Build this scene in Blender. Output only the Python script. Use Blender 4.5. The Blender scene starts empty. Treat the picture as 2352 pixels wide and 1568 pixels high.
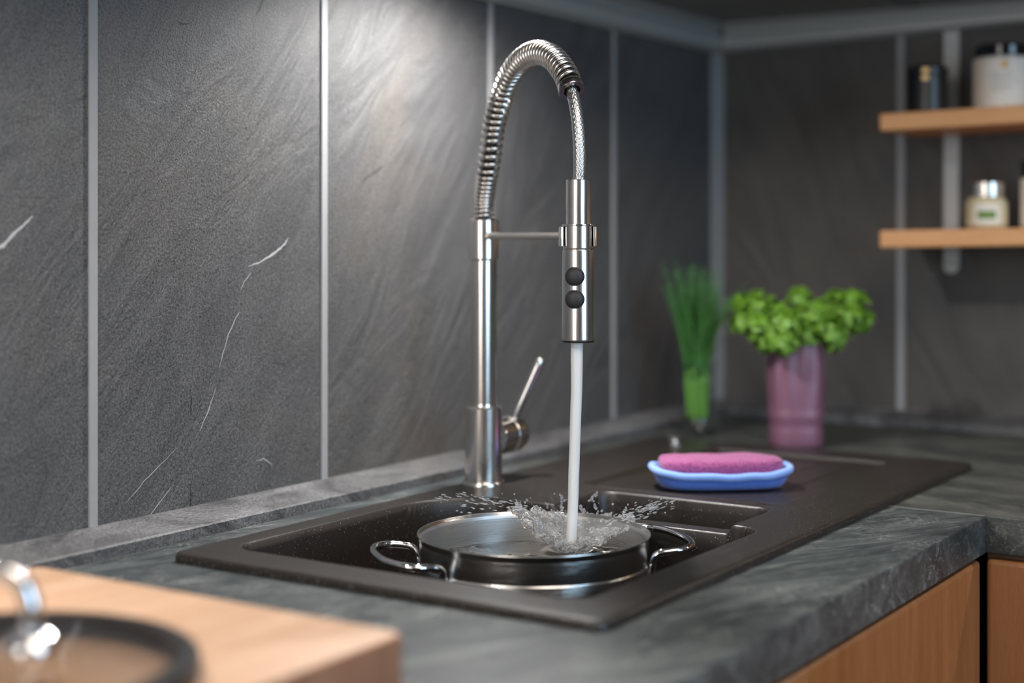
import bpy, bmesh, math, random
import numpy as np
from mathutils import Vector, Matrix, noise

C = bpy.context.scene.collection
PI = math.pi
R = math.radians
random.seed(7)
rng = np.random.default_rng(7)

# ------------------------------------------------------------------ camera
ZC = 0.90                      # top of the worktop
CAMZ = 1.20
YAW = R(33.2)
FPX = 3480.0
cam_d = bpy.data.cameras.new('camera')
cam = bpy.data.objects.new('camera', cam_d)
C.objects.link(cam)
cam.location = (0, 0, CAMZ)
cam.rotation_euler = (R(90), 0, YAW - R(90))
cam_d.sensor_width = 36.0
cam_d.lens = FPX / 2352 * 36
cam_d.shift_y = -(784 - 537) / 2352
cam_d.clip_start = 0.05
cam_d.dof.use_dof = True
cam_d.dof.focus_distance = 1.53
cam_d.dof.aperture_fstop = 2.0
cam_d.dof.aperture_blades = 0
bpy.context.scene.camera = cam
FW = Vector((math.cos(YAW), math.sin(YAW), 0))
RT = Vector((math.sin(YAW), -math.cos(YAW), 0))

# ------------------------------------------------------------------ world, lights, exposure
sc = bpy.context.scene
sc.view_settings.view_transform = 'Standard'
sc.view_settings.look = 'None'
sc.view_settings.gamma = 1.0
sc.view_settings.use_curve_mapping = False
sc.view_settings.exposure = 0.15
sc.cycles.use_denoising = True
sc.cycles.max_bounces = 12
sc.cycles.transmission_bounces = 10
sc.cycles.caustics_reflective = True
sc.cycles.caustics_refractive = True
sc.cycles.sample_clamp_indirect = 6.0
w = bpy.data.worlds.new('world')
sc.world = w
w.use_nodes = True
w.node_tree.nodes['Background'].inputs[0].default_value = (0.55, 0.62, 0.75, 1)
w.node_tree.nodes['Background'].inputs[1].default_value = 0.3

def area(name, loc, target, sx, sy, power, col, spread=180):
    d = bpy.data.lights.new(name, 'AREA')
    d.shape = 'RECTANGLE'
    d.size, d.size_y, d.energy, d.color = sx, sy, power, col
    d.spread = R(spread)
    o = bpy.data.objects.new(name, d)
    C.objects.link(o)
    o.location = loc
    o.rotation_euler = (Vector(target) - Vector(loc)).to_track_quat('-Z', 'Y').to_euler()
    return o

def spot(name, loc, target, power, col, size, blend, rad):
    d = bpy.data.lights.new(name, 'SPOT')
    d.energy, d.color, d.spot_size, d.spot_blend, d.shadow_soft_size = power, col, R(size), blend, rad
    o = bpy.data.objects.new(name, d)
    C.objects.link(o)
    o.location = loc
    o.rotation_euler = (Vector(target) - Vector(loc)).to_track_quat('-Z', 'Y').to_euler()
    return o

# daylight through the window opposite the sink, and through the one in the end wall
area('window_daylight', (0.45, -1.99, 1.50), (0.45, 0.0, 1.50), 1.25, 1.15, 34, (0.50, 0.75, 1.0))
area('end_window_daylight', (-1.79, 0.50, 1.50), (0.0, 0.50, 1.50), 1.05, 1.15, 20, (1.0, 0.94, 0.88))
area('ceiling_lamp_light', (0.35, -0.45, 2.36), (0.35, -0.45, 0.0), 1.1, 1.1, 24, (1.0, 0.86, 0.72))
# spots let into the underside of the wall cabinet above the worktop
SPOTS = ((1.46, 0.960, 36, (1.0, 0.975, 0.95)), (0.60, 0.90, 19, (1.0, 0.95, 0.89)), (2.06, -0.10, 22, (1.0, 0.92, 0.82)))
for sx_, sy_, sp_, sc_col in SPOTS:
    spot('cabinet_spot_light', (sx_, sy_, 1.545), (sx_, sy_ + 0.01, 0.9), sp_, sc_col, 165, 0.9, 0.022)

# ------------------------------------------------------------------ helpers: objects
def tagp(o, label=None, cat=None, group=None, kind=None):
    if label: o['label'] = label
    if cat: o['category'] = cat
    if group: o['group'] = group
    if kind: o['kind'] = kind
    return o

def thing(name, loc, label, cat, group=None, rz=0.0):
    o = bpy.data.objects.new(name, None)
    C.objects.link(o)
    o.empty_display_size = 0.02
    o.location = loc
    o.rotation_euler = (0, 0, rz)
    return tagp(o, label, cat, group)

def mk(name, vf, mat, parent=None, smooth=True, angle=35, loc=None, mats=None, mi=None, uvs=None):
    v, f = vf
    me = bpy.data.meshes.new(name)
    me.from_pydata([tuple(p) for p in v], [], [tuple(q) for q in f])
    bm = bmesh.new(); bm.from_mesh(me)
    bmesh.ops.recalc_face_normals(bm, faces=bm.faces)
    bm.to_mesh(me); bm.free()
    me.polygons.foreach_set('use_smooth', [smooth] * len(me.polygons))
    if smooth and angle: me.set_sharp_from_angle(angle=R(angle))
    for m in (mats or [mat]): me.materials.append(m)
    if mi is not None: me.polygons.foreach_set('material_index', mi)
    me.update()
    o = bpy.data.objects.new(name, me)
    C.objects.link(o)
    if parent: o.parent = parent
    if loc: o.location = loc
    return o

def bev(o, wd, seg=2, ang=40):
    m = o.modifiers.new('bevel', 'BEVEL')
    m.width, m.segments, m.limit_method, m.angle_limit = wd, seg, 'ANGLE', R(ang)
    m.harden_normals = False
    return o

def join(*parts):
    V, F = [], []
    for v, f in parts:
        b = len(V)
        V += [tuple(p) for p in v]
        F += [tuple(i + b for i in q) for q in f]
    return V, F

def box(x0, y0, z0, x1, y1, z1):
    v = [(x0,y0,z0),(x1,y0,z0),(x1,y1,z0),(x0,y1,z0),(x0,y0,z1),(x1,y0,z1),(x1,y1,z1),(x0,y1,z1)]
    f = [(0,3,2,1),(4,5,6,7),(0,1,5,4),(1,2,6,5),(2,3,7,6),(3,0,4,7)]
    return v, f

def xf(vf, M):
    return [tuple(M @ Vector(p)) for p in vf[0]], vf[1]

def prism(poly, z0, z1):
    n = len(poly)
    v = [(x, y, z0) for x, y in poly] + [(x, y, z1) for x, y in poly]
    f = [tuple(range(n))[::-1], tuple(range(n, 2 * n))]
    f += [(i, (i + 1) % n, n + (i + 1) % n, n + i) for i in range(n)]
    return v, f

def extr(poly, axis, a0, a1):
    """poly in the two other axes, extruded along x or y"""
    v, f = prism(poly, a0, a1)
    if axis == 'x': return [(z, x, y) for x, y, z in v], f
    return [(x, z, y) for x, y, z in v], f

def lathe(prof, n=64, closed=False):
    V, F = [], []
    if not closed:                    # hold the shading flat along straight walls
        q = [prof[0]]
        for (r0, z0), (r1, z1) in zip(prof, prof[1:]):
            ln = math.hypot(r1 - r0, z1 - z0)
            if ln > 0.004:
                for e in (0.0004 / ln, 1 - 0.0004 / ln): q.append((r0 + (r1 - r0) * e, z0 + (z1 - z0) * e))
            q.append((r1, z1))
        prof = q
    m = len(prof)
    for i in range(n):
        a = 2 * PI * i / n
        for r, z in prof: V.append((r * math.cos(a), r * math.sin(a), z))
    for i in range(n):
        k = (i + 1) % n
        for j in range(m if closed else m - 1):
            l = (j + 1) % m
            F.append((i * m + j, k * m + j, k * m + l, i * m + l))
    V2, F2, mp = [], [], {}
    idx = []
    for p in V:                       # weld the axis
        key = (round(p[0], 7), round(p[1], 7), round(p[2], 7))
        if key not in mp: mp[key] = len(V2); V2.append(p)
        idx.append(mp[key])
    for q in F:
        t = []
        for i in q:
            if idx[i] not in t: t.append(idx[i])
        if len(t) > 2: F2.append(tuple(t))
    return V2, F2

def spline(pts, n):
    """Catmull-Rom through 3D points, resampled to n points of even spacing"""
    P = [Vector(p) for p in pts]
    P = [P[0] * 2 - P[1]] + P + [P[-1] * 2 - P[-2]]
    out = []
    for i in range(1, len(P) - 2):
        p0, p1, p2, p3 = P[i-1], P[i], P[i+1], P[i+2]
        for k in range(40):
            t = k / 40
            out.append(0.5 * ((2*p1) + (p2-p0)*t + (2*p0-5*p1+4*p2-p3)*t*t + (3*p1-p0-3*p2+p3)*t**3))
    out.append(P[-2])
    L = [0]
    for a, b in zip(out, out[1:]): L.append(L[-1] + (b - a).length)
    res, j = [], 0
    for i in range(n):
        s = L[-1] * i / (n - 1)
        while j < len(L) - 2 and L[j+1] < s: j += 1
        t = (s - L[j]) / max(L[j+1] - L[j], 1e-9)
        res.append(out[j].lerp(out[j+1], min(max(t, 0), 1)))
    return res

def frames(path, up=None):
    n = len(path)
    T = [(path[min(i+1, n-1)] - path[max(i-1, 0)]).normalized() for i in range(n)]
    a = Vector(up) if up else (Vector((0, 0, 1)) if abs(T[0].z) < 0.9 else Vector((1, 0, 0)))
    N = (a - T[0] * a.dot(T[0])).normalized()
    out = []
    for t in T:
        N = (N - t * N.dot(t)).normalized()
        out.append((t, N, t.cross(N)))
    return out

def tube(path, rad, n=12, cap=True, disp=None, up=None):
    path = [Vector(p) for p in path]
    fr = frames(path, up)
    V, F = [], []
    for i, (p, (t, a, b)) in enumerate(zip(path, fr)):
        r = rad(i / (len(path) - 1)) if callable(rad) else rad
        for k in range(n):
            q = 2 * PI * k / n
            rr = r + (disp(i, k) if disp else 0)
            V.append(tuple(p + (a * math.cos(q) + b * math.sin(q)) * rr))
    m = len(path)
    for i in range(m - 1):
        for k in range(n):
            l = (k + 1) % n
            F.append((i*n+k, i*n+l, (i+1)*n+l, (i+1)*n+k))
    if cap:
        F.append(tuple(range(n))[::-1]); F.append(tuple(range((m-1)*n, m*n)))
    return V, F

def rod(p0, p1, r, n=24):
    return tube([Vector(p0), Vector(p1)], r, n)

def ball(c, r, sx=1, sy=1, sz=1, sub=2, jit=0.0, M=None):
    bm = bmesh.new()
    bmesh.ops.create_icosphere(bm, subdivisions=sub, radius=1)
    V = []
    for v in bm.verts:
        k = 1 + (random.uniform(-jit, jit) if jit else 0)
        p = Vector((v.co.x * sx, v.co.y * sy, v.co.z * sz)) * r * k
        if M: p = M @ p
        V.append(tuple(p + Vector(c)))
    F = [tuple(v.index for v in f.verts) for f in bm.faces]
    bm.free()
    return V, F

def cells(xs, ys, fill, z0, z1):
    """a slab built of the filled cells of a grid, with closed sides"""
    V, F, ix = [], [], {}
    def vi(i, j, k):
        key = (i, j, k)
        if key not in ix:
            ix[key] = len(V); V.append((xs[i], ys[j], z1 if k else z0))
        return ix[key]
    nx, ny = len(xs) - 1, len(ys) - 1
    on = lambda i, j: 0 <= i < nx and 0 <= j < ny and fill(i, j)
    for i in range(nx):
        for j in range(ny):
            if not on(i, j): continue
            F.append((vi(i,j,1), vi(i+1,j,1), vi(i+1,j+1,1), vi(i,j+1,1)))
            F.append((vi(i,j+1,0), vi(i+1,j+1,0), vi(i+1,j,0), vi(i,j,0)))
            for (di, dj, a, b) in ((0,-1,(i,j),(i+1,j)), (1,0,(i+1,j),(i+1,j+1)), (0,1,(i+1,j+1),(i,j+1)), (-1,0,(i,j+1),(i,j))):
                if not on(i+di, j+dj): F.append((vi(*a,0), vi(*b,0), vi(*b,1), vi(*a,1)))
    return V, F

def rrect(x0, y0, x1, y1, r, n=8):
    P = []
    for cx, cy, a0 in ((x1-r, y1-r, 0), (x0+r, y1-r, 90), (x0+r, y0+r, 180), (x1-r, y0+r, 270)):
        for k in range(n + 1):
            a = R(a0 + 90 * k / n)
            P.append((cx + r * math.cos(a), cy + r * math.sin(a)))
    return P

def loft(rings, cap0=True, cap1=True):
    n = len(rings[0])
    V = [p for r in rings for p in r]
    F = []
    for i in range(len(rings) - 1):
        for k in range(n):
            l = (k + 1) % n
            F.append((i*n+k, i*n+l, (i+1)*n+l, (i+1)*n+k))
    if cap0: F.append(tuple(range(n))[::-1])
    if cap1: F.append(tuple(range((len(rings)-1)*n, len(rings)*n)))
    return V, F

# ------------------------------------------------------------------ helpers: materials
class NT:
    def __init__(s, name):
        s.m = bpy.data.materials.new(name); s.m.use_nodes = True
        s.t = s.m.node_tree; s.t.nodes.clear()
        s.out = s.t.nodes.new('ShaderNodeOutputMaterial')
        s.p = s.t.nodes.new('ShaderNodeBsdfPrincipled')
        s.t.links.new(s.p.outputs[0], s.out.inputs[0])
    def n(s, typ, ins=None, **kw):
        o = s.t.nodes.new(typ)
        for k, v in kw.items(): setattr(o, k, v)
        for k, v in (ins or {}).items(): s.set(o.inputs[k], v)
        return o
    def set(s, sock, v):
        if isinstance(v, bpy.types.NodeSocket): s.t.links.new(v, sock)
        elif isinstance(v, bpy.types.Node): s.t.links.new(v.outputs[0], sock)
        elif isinstance(v, (tuple, list)) and len(v) == 3 and sock.type == 'RGBA': sock.default_value = (*v, 1)
        else: sock.default_value = v
    def b(s, **kw):
        for k, v in kw.items(): s.set(s.p.inputs[k.replace('_', ' ')], v)
        return s
    def obj(s, scale=(1,1,1), rot=(0,0,0), loc=(0,0,0)):
        c = s.n('ShaderNodeTexCoord')
        mp = s.n('ShaderNodeMapping', {'Rotation': rot, 'Location': loc})
        s.t.links.new(c.outputs['Object'], mp.inputs['Vector'])
        return s.n('ShaderNodeMapping', {'Vector': mp.outputs[0], 'Scale': scale}).outputs[0]
    def noise(s, vec, scale, detail=4, rough=0.55, dist=0.0):
        return s.n('ShaderNodeTexNoise', {'Vector': vec, 'Scale': scale, 'Detail': detail, 'Roughness': rough, 'Distortion': dist}).outputs['Fac']
    def ramp(s, fac, stops, interp='LINEAR'):
        r = s.n('ShaderNodeValToRGB', {'Fac': fac})
        r.color_ramp.interpolation = interp
        el = r.color_ramp.elements
        while len(el) < len(stops): el.new(0.5)
        for e, (p, c) in zip(el, stops):
            e.position = p
            e.color = (*c, 1) if isinstance(c, tuple) else (c, c, c, 1)
        return r.outputs[0]
    def mix(s, fac, a, b, typ='MIX'):
        m = s.n('ShaderNodeMix', data_type='RGBA', blend_type=typ)
        s.set(m.inputs['Factor'], fac)
        s.set(m.inputs[6], a); s.set(m.inputs[7], b)
        return m.outputs[2]
    def math(s, op, a, b=0.0):
        m = s.n('ShaderNodeMath', operation=op)
        s.set(m.inputs[0], a); s.set(m.inputs[1], b)
        return m.outputs[0]
    def bump(s, h, strength=0.3, dist=0.002, normal=None):
        ins = {'Height': h, 'Strength': strength, 'Distance': dist}
        if normal is not None: ins['Normal'] = normal
        o = s.n('ShaderNodeBump', ins).outputs[0]
        s.set(s.p.inputs['Normal'], o)
        return o

def plain(name, col, rough=0.5, metal=0.0, **kw):
    t = NT(name)
    v = t.obj()
    nz = t.noise(v, 60, 3)
    t.b(Base_Color=t.mix(nz, tuple(c * 0.93 for c in col), tuple(min(1, c * 1.07) for c in col)), Roughness=rough, Metallic=metal, **kw)
    return t.m

def slate(name, rot, base=(0.060, 0.059, 0.061), hi=(0.088, 0.086, 0.087), warm=(0.096, 0.086, 0.078), bump=1.0):
    t = NT(name)
    v = t.obj()
    vs = t.obj(scale=(1, 1, 0.30), rot=rot)          # stretched along the cleft of the stone
    st = t.noise(vs, 13, 7, 0.58, 1.6)
    st2 = t.noise(vs, 90, 4, 0.6, 0.8)
    big = t.noise(v, 4.5, 4, 0.5, 0.5)
    gr = t.noise(v, 620, 2, 0.7)
    gr2 = t.noise(v, 380, 3, 0.75)
    c = t.mix(t.ramp(st, [(0.34, 0.0), (0.68, 1.0)]), base, hi)
    c = t.mix(t.math('MULTIPLY', t.ramp(big, [(0.47, 0.0), (0.66, 1.0)]), 0.6), c, warm)
    c = t.mix(1.0, c, t.ramp(gr2, [(0.30, 0.16), (0.5, 0.5), (0.70, 0.86)]), 'OVERLAY')
    c = t.mix(t.ramp(gr, [(0.30, 0.85), (0.43, 0.0)]), c, (0.014, 0.014, 0.015))
    c = t.mix(t.ramp(gr, [(0.60, 0.0), (0.73, 0.5)]), c, (0.28, 0.28, 0.28))
    h = t.math('ADD', t.math('MULTIPLY', st, 1.3), t.math('MULTIPLY', st2, 0.22))
    h = t.math('ADD', h, t.math('MULTIPLY', gr2, 0.20))
    t.b(Base_Color=c, Roughness=t.ramp(gr2, [(0.3, 0.42), (0.7, 0.60)]), Specular_IOR_Level=0.5)
    t.bump(h, bump, 0.0035)
    return t.m

def worktop_mat(name, rot, vein=1.0, tint=(1, 1, 1)):
    t = NT(name)
    v = t.obj(rot=rot)
    vs = t.obj(scale=(0.5, 1.7, 1), rot=rot)
    cl = t.noise(vs, 9.0, 8, 0.66, 1.2)
    cl2 = t.noise(vs, 38, 7, 0.70, 1.8)
    fine = t.noise(v, 420, 3, 0.7)
    c = t.ramp(cl, [(0.30, (0.018, 0.022, 0.025)), (0.48, (0.045, 0.054, 0.058)), (0.60, (0.085, 0.097, 0.100)), (0.76, (0.17, 0.185, 0.185))])
    c = t.mix(t.math('MULTIPLY', t.ramp(cl2, [(0.50, 0.0), (0.72, 1.0)]), 0.55), c, (0.17, 0.185, 0.175))
    # thin pale scratches and veins: the zero set of a distorted noise
    vn = t.noise(vs, 15, 5, 0.6, 2.2)
    ln = t.ramp(t.math('ABSOLUTE', t.math('SUBTRACT', vn, 0.5)), [(0.0, 1.0), (0.012, 0.0)])
    ln = t.math('MULTIPLY', ln, t.ramp(t.noise(v, 9, 3), [(0.52, 0.0), (0.66, 0.85 * vein)]))
    vn2 = t.noise(v, 38, 4, 0.6, 2.8)
    ln2 = t.ramp(t.math('ABSOLUTE', t.math('SUBTRACT', vn2, 0.5)), [(0.0, 1.0), (0.022, 0.0)])
    ln2 = t.math('MULTIPLY', ln2, t.ramp(t.noise(v, 13, 3), [(0.50, 0.0), (0.62, 0.6 * vein)]))
    c = t.mix(ln, c, (0.40, 0.42, 0.40))
    c = t.mix(ln2, c, (0.34, 0.36, 0.34))
    c = t.mix(0.8, c, t.ramp(fine, [(0.3, 0.30), (0.7, 0.70)]), 'OVERLAY')
    c = t.mix(1.0, c, tint, 'MULTIPLY')
    t.b(Base_Color=c, Roughness=t.ramp(cl2, [(0.3, 0.32), (0.7, 0.46)]), Specular_IOR_Level=0.32)
    t.bump(t.math('ADD', t.math('MULTIPLY', fine, 0.5), cl2), 0.25, 0.0015)
    return t.m

def wood(name, axis, cols, strip, rough=0.42, seed=0.0):
    """grain runs along axis (0,1,2); strips of width strip lie side by side across axis"""
    t = NT(name)
    sc_ = [9, 9, 9]; sc_[axis] = 0.9
    tc = t.n('ShaderNodeTexCoord').outputs['Object']
    sep = t.n('ShaderNodeSeparateXYZ', {'Vector': tc})
    cross = {0: 1, 1: 0, 2: 0}[axis]
    k = t.math('FLOOR', t.math('DIVIDE', sep.outputs[cross], strip))
    off = t.n('ShaderNodeTexWhiteNoise', noise_dimensions='1D')
    t.set(off.inputs['W'], t.math('ADD', k, seed))
    add = t.n('ShaderNodeVectorMath', operation='ADD')
    t.set(add.inputs[0], tc)
    sv = t.n('ShaderNodeVectorMath', operation='SCALE')
    t.set(sv.inputs[0], off.outputs['Color']); t.set(sv.inputs['Scale'], 5.0)
    t.set(add.inputs[1], sv.outputs[0])
    mp = t.n('ShaderNodeMapping', {'Vector': add.outputs[0], 'Scale': tuple(sc_)})
    g = t.noise(mp.outputs[0], 6.0, 5, 0.6, 0.6)
    mp2 = t.n('ShaderNodeMapping', {'Vector': add.outputs[0], 'Scale': tuple(q * 9 for q in sc_)})
    g2 = t.noise(mp2.outputs[0], 9.0, 3, 0.6)
    c = t.ramp(g, [(0.30, cols[0]), (0.52, cols[1]), (0.72, cols[2])])
    c = t.mix(t.math('MULTIPLY', off.outputs['Value'], 0.45), c, cols[3])
    c = t.mix(0.5, c, t.ramp(g2, [(0.3, 0.40), (0.7, 0.58)]), 'OVERLAY')
    t.b(Base_Color=c, Roughness=rough, Specular_IOR_Level=0.4)
    t.bump(g2, 0.12, 0.0006)
    return t.m

def steel(name, col=(0.62, 0.60, 0.57), rough=0.24, brush=None, aniso=0.0, bs=0.06):
    t = NT(name)
    v = t.obj(scale=brush or (1, 1, 1))
    nz = t.noise(v, 900 if brush else 300, 3, 0.6)
    t.b(Base_Color=col, Metallic=1.0, Roughness=t.ramp(nz, [(0.3, rough * 0.8), (0.7, rough * 1.25)]))
    if aniso:
        tg = t.n('ShaderNodeTangent', direction_type='RADIAL', axis='Z')
        t.b(Anisotropic=aniso, Tangent=tg.outputs[0])
    if brush: t.bump(nz, bs, 0.0004)
    return t.m

def granite(name):
    t = NT(name)
    v = t.obj()
    wn = t.n('ShaderNodeTexVoronoi', {'Vector': v, 'Scale': 950.0}, feature='F1')
    sp = t.ramp(wn.outputs['Color'], [(0.985, 0.0), (0.995, 1.0)])
    sepc = t.n('ShaderNodeSeparateColor', {'Color': wn.outputs['Color']})
    sp = t.ramp(sepc.outputs[0], [(0.962, 0.0), (0.975, 1.0)])
    near = t.ramp(wn.outputs['Distance'], [(0.20, 1.0), (0.42, 0.0)])
    sp = t.math('MULTIPLY', sp, near)
    gr = t.noise(v, 1300, 2, 0.7)
    c = t.mix(gr, (0.009, 0.007, 0.006), (0.026, 0.0205, 0.0175))
    c = t.mix(sp, c, (0.45, 0.43, 0.40))
    t.b(Base_Color=c, Roughness=0.38, Specular_IOR_Level=0.5)
    t.bump(gr, 0.22, 0.0006)
    return t.m

def glass(name, col=(1, 1, 1), rough=0.0, ior=1.45):
    t = NT(name)
    t.b(Base_Color=col, Roughness=rough, IOR=ior, Transmission_Weight=1.0)
    return t.m

M = {}
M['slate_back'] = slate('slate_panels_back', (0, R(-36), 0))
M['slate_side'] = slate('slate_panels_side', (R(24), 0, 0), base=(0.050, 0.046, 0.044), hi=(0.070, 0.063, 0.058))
M['vein'] = plain('pale_quartz_vein', (0.36, 0.36, 0.36), 0.6)
M['crack'] = plain('dark_cleft', (0.018, 0.018, 0.019), 0.7)
M['joint'] = plain('grey_joint', (0.27, 0.27, 0.275), 0.5)
M['corner'] = plain('corner_profile_shaded', (0.13, 0.125, 0.125), 0.5)  # darker than the joints: the corner's shadow is put into the colour
M['upstand'] = slate('slate_upstand', (0, R(55), R(0)), base=(0.040, 0.040, 0.044), hi=(0.15, 0.15, 0.155), warm=(0.085, 0.082, 0.080), bump=0.8)
M['worktop'] = worktop_mat('soapstone_worktop', (0, 0, R(24)), 1.0, (0.95, 0.95, 0.95))
M['worktop_side'] = worktop_mat('soapstone_worktop_side', (0, 0, R(-75)), 0.35, (0.86, 0.80, 0.72))
M['granite'] = granite('black_granite_composite')
M['board'] = wood('beech_board', 0, ((0.46, 0.265, 0.16), (0.56, 0.355, 0.23), (0.62, 0.43, 0.30), (0.48, 0.29, 0.18)), 0.042, 0.45)
M['board_shaded'] = wood('beech_board_shaded', 2, ((0.20, 0.095, 0.055), (0.26, 0.13, 0.078), (0.31, 0.16, 0.10), (0.23, 0.11, 0.065)), 0.042, 0.55, 2.0)  # darker beech, with the shade of the board's sides painted in
M['door'] = wood('alder_door', 2, ((0.22, 0.080, 0.025), (0.27, 0.102, 0.033), (0.32, 0.125, 0.043), (0.34, 0.15, 0.065)), 0.085, 0.40, 3.0)
M['shelf'] = wood('beech_shelf', 1, ((0.58, 0.27, 0.11), (0.66, 0.33, 0.14), (0.72, 0.38, 0.18), (0.72, 0.40, 0.20)), 0.05, 0.42, 8.0)
M['carcass'] = plain('cabinet_carcass', (0.16, 0.085, 0.045), 0.5)
M['steel'] = steel('brushed_steel_tap', (0.66, 0.635, 0.61), 0.20, brush=(1, 1, 0.03))
M['spring'] = steel('spring_steel', (0.74, 0.715, 0.68), 0.20)
M['braid'] = steel('braided_steel', (0.62, 0.62, 0.63), 0.22)
M['chrome'] = steel('polished_chrome', (0.74, 0.74, 0.75), 0.07)
M['pot'] = steel('brushed_pot_steel', (0.62, 0.605, 0.585), 0.20, brush=(0.01, 0.01, 3), bs=0.36)
M['pot_in'] = steel('pot_inside_steel', (0.76, 0.74, 0.71), 0.30, brush=(0.01, 0.01, 3), bs=0.3)
M['rubber'] = plain('black_rubber', (0.022, 0.023, 0.026), 0.55)
M['black'] = plain('black_plastic', (0.010, 0.010, 0.011), 0.35)
M['black_gloss'] = plain('black_gloss', (0.008, 0.008, 0.010), 0.12)
M['white_wall'] = plain('painted_wall', (0.34, 0.33, 0.32), 0.8)
M['floor'] = plain('floor_vinyl', (0.14, 0.12, 0.10), 0.6)
M['grey_paint'] = plain('grey_cabinet', (0.18, 0.18, 0.17), 0.5)
M['alu'] = plain('grey_aluminium', (0.42, 0.43, 0.43), 0.42, 0.35)
M['trim'] = plain('grey_moulding', (0.36, 0.37, 0.36), 0.45, 0.2)
M['frame'] = plain('white_frame', (0.7, 0.7, 0.7), 0.5)
M['glass'] = glass('clear_glass')
def pane(name, col, rough=0.03):
    """thin glass: lets light straight through and mirrors at its Fresnel share"""
    m = bpy.data.materials.new(name); m.use_nodes = True
    t = m.node_tree; t.nodes.clear()
    out = t.nodes.new('ShaderNodeOutputMaterial'); mx = t.nodes.new('ShaderNodeMixShader')
    tr = t.nodes.new('ShaderNodeBsdfTransparent'); gl = t.nodes.new('ShaderNodeBsdfGlossy'); fr = t.nodes.new('ShaderNodeFresnel')
    tr.inputs[0].default_value = (*col, 1); gl.inputs['Roughness'].default_value = rough; fr.inputs['IOR'].default_value = 1.45
    ge = t.nodes.new('ShaderNodeNewGeometry'); mm = t.nodes.new('ShaderNodeMath'); mm.operation = 'SUBTRACT'; mm.inputs[0].default_value = 1.0
    m2 = t.nodes.new('ShaderNodeMath'); m2.operation = 'MULTIPLY'
    t.links.new(ge.outputs['Backfacing'], mm.inputs[1]); t.links.new(mm.outputs[0], m2.inputs[0]); t.links.new(fr.outputs[0], m2.inputs[1])
    t.links.new(m2.outputs[0], mx.inputs[0]); t.links.new(tr.outputs[0], mx.inputs[1]); t.links.new(gl.outputs[0], mx.inputs[2])
    t.links.new(mx.outputs[0], out.inputs[0])
    return m
M['lid_glass'] = pane('lid_glass', (0.86, 0.85, 0.83))
M['thin_glass'] = pane('thin_tumbler_glass', (0.93, 0.95, 0.94))
M['water'] = glass('water', (1, 1, 1), 0.0, 1.33)
M['splash'] = glass('aerated_water', (0.97, 0.98, 1.0), 0.03, 1.33)
M['splash'].node_tree.nodes['Principled BSDF'].inputs['Transmission Weight'].default_value = 0.88

def mat_stream():
    t = NT('falling_water')
    v = t.obj(scale=(1, 1, 0.02))
    nz = t.noise(v, 300, 3)
    t.b(Base_Color=t.mix(nz, (0.84, 0.86, 0.88), (0.93, 0.94, 0.95)), Roughness=0.25, IOR=1.33, Transmission_Weight=0.20)
    return t.m
M['stream'] = mat_stream()

def mat_cloth(name, a, b, sc_, strength=0.6, d=0.002):
    t = NT(name)
    v = t.obj()
    vo = t.n('ShaderNodeTexVoronoi', {'Vector': v, 'Scale': sc_})
    c = t.mix(vo.outputs['Distance'], b, a)
    t.b(Base_Color=c, Roughness=0.85, Sheen_Weight=0.25)
    t.bump(t.math('SUBTRACT', 1.0, vo.outputs['Distance']), strength, d)
    return t.m
M['pink'] = mat_cloth('pink_loops', (0.10, 0.016, 0.075), (0.50, 0.10, 0.32), 520)
M['blue'] = mat_cloth('blue_terry', (0.03, 0.09, 0.42), (0.10, 0.24, 0.78), 900, 0.3, 0.001)
M['blue_edge'] = mat_cloth('pale_blue_binding', (0.14, 0.28, 0.72), (0.26, 0.42, 0.86), 1200, 0.2, 0.0006)

def mat_leaf(name, a, b, sc_=60):
    t = NT(name)
    v = t.obj()
    t.b(Base_Color=t.mix(t.noise(v, sc_, 3), a, b), Roughness=0.45, Subsurface_Weight=0.0)
    return t.m
M['parsley'] = mat_leaf('parsley_leaf', (0.045, 0.14, 0.009), (0.19, 0.38, 0.028))
M['chive'] = mat_leaf('chive_leaf', (0.022, 0.095, 0.020), (0.055, 0.19, 0.035), 25)
M['stem'] = mat_leaf('pale_green_stem', (0.09, 0.24, 0.035), (0.17, 0.36, 0.06), 25)
M['vase'] = plain('mauve_glaze', (0.165, 0.075, 0.12), 0.38)
M['label_cream'] = plain('cream_paper', (0.80, 0.74, 0.66), 0.6)
M['print'] = plain('grey_print', (0.40, 0.36, 0.31), 0.6)
M['gold'] = plain('gold_print', (0.62, 0.42, 0.18), 0.35, 0.3)
M['cream'] = plain('cream_filling', (0.62, 0.55, 0.36), 0.5)
M['green_print'] = plain('green_print', (0.14, 0.24, 0.05), 0.6)
M['white_paper'] = plain('white_paper', (0.74, 0.72, 0.66), 0.6)
M['lid_metal'] = steel('jar_lid_metal', (0.72, 0.71, 0.68), 0.25)
M['seam'] = plain('seam_filler', (0.26, 0.27, 0.26), 0.6)

# ------------------------------------------------------------------ the setting
XW, YW = 2.350, 1.124            # side wall and back wall planes
XL, YF, ZT = -1.80, -2.00, 2.40
def struct(o, label): return tagp(o, label, 'wall' if 'wall' in o.name else None, None, 'structure')

def setting(name, vf, mat, label, cat, **kw):
    o = mk(name, vf, mat, smooth=kw.pop('smooth', False), **kw)
    return tagp(o, label, cat, None, 'structure')

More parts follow.
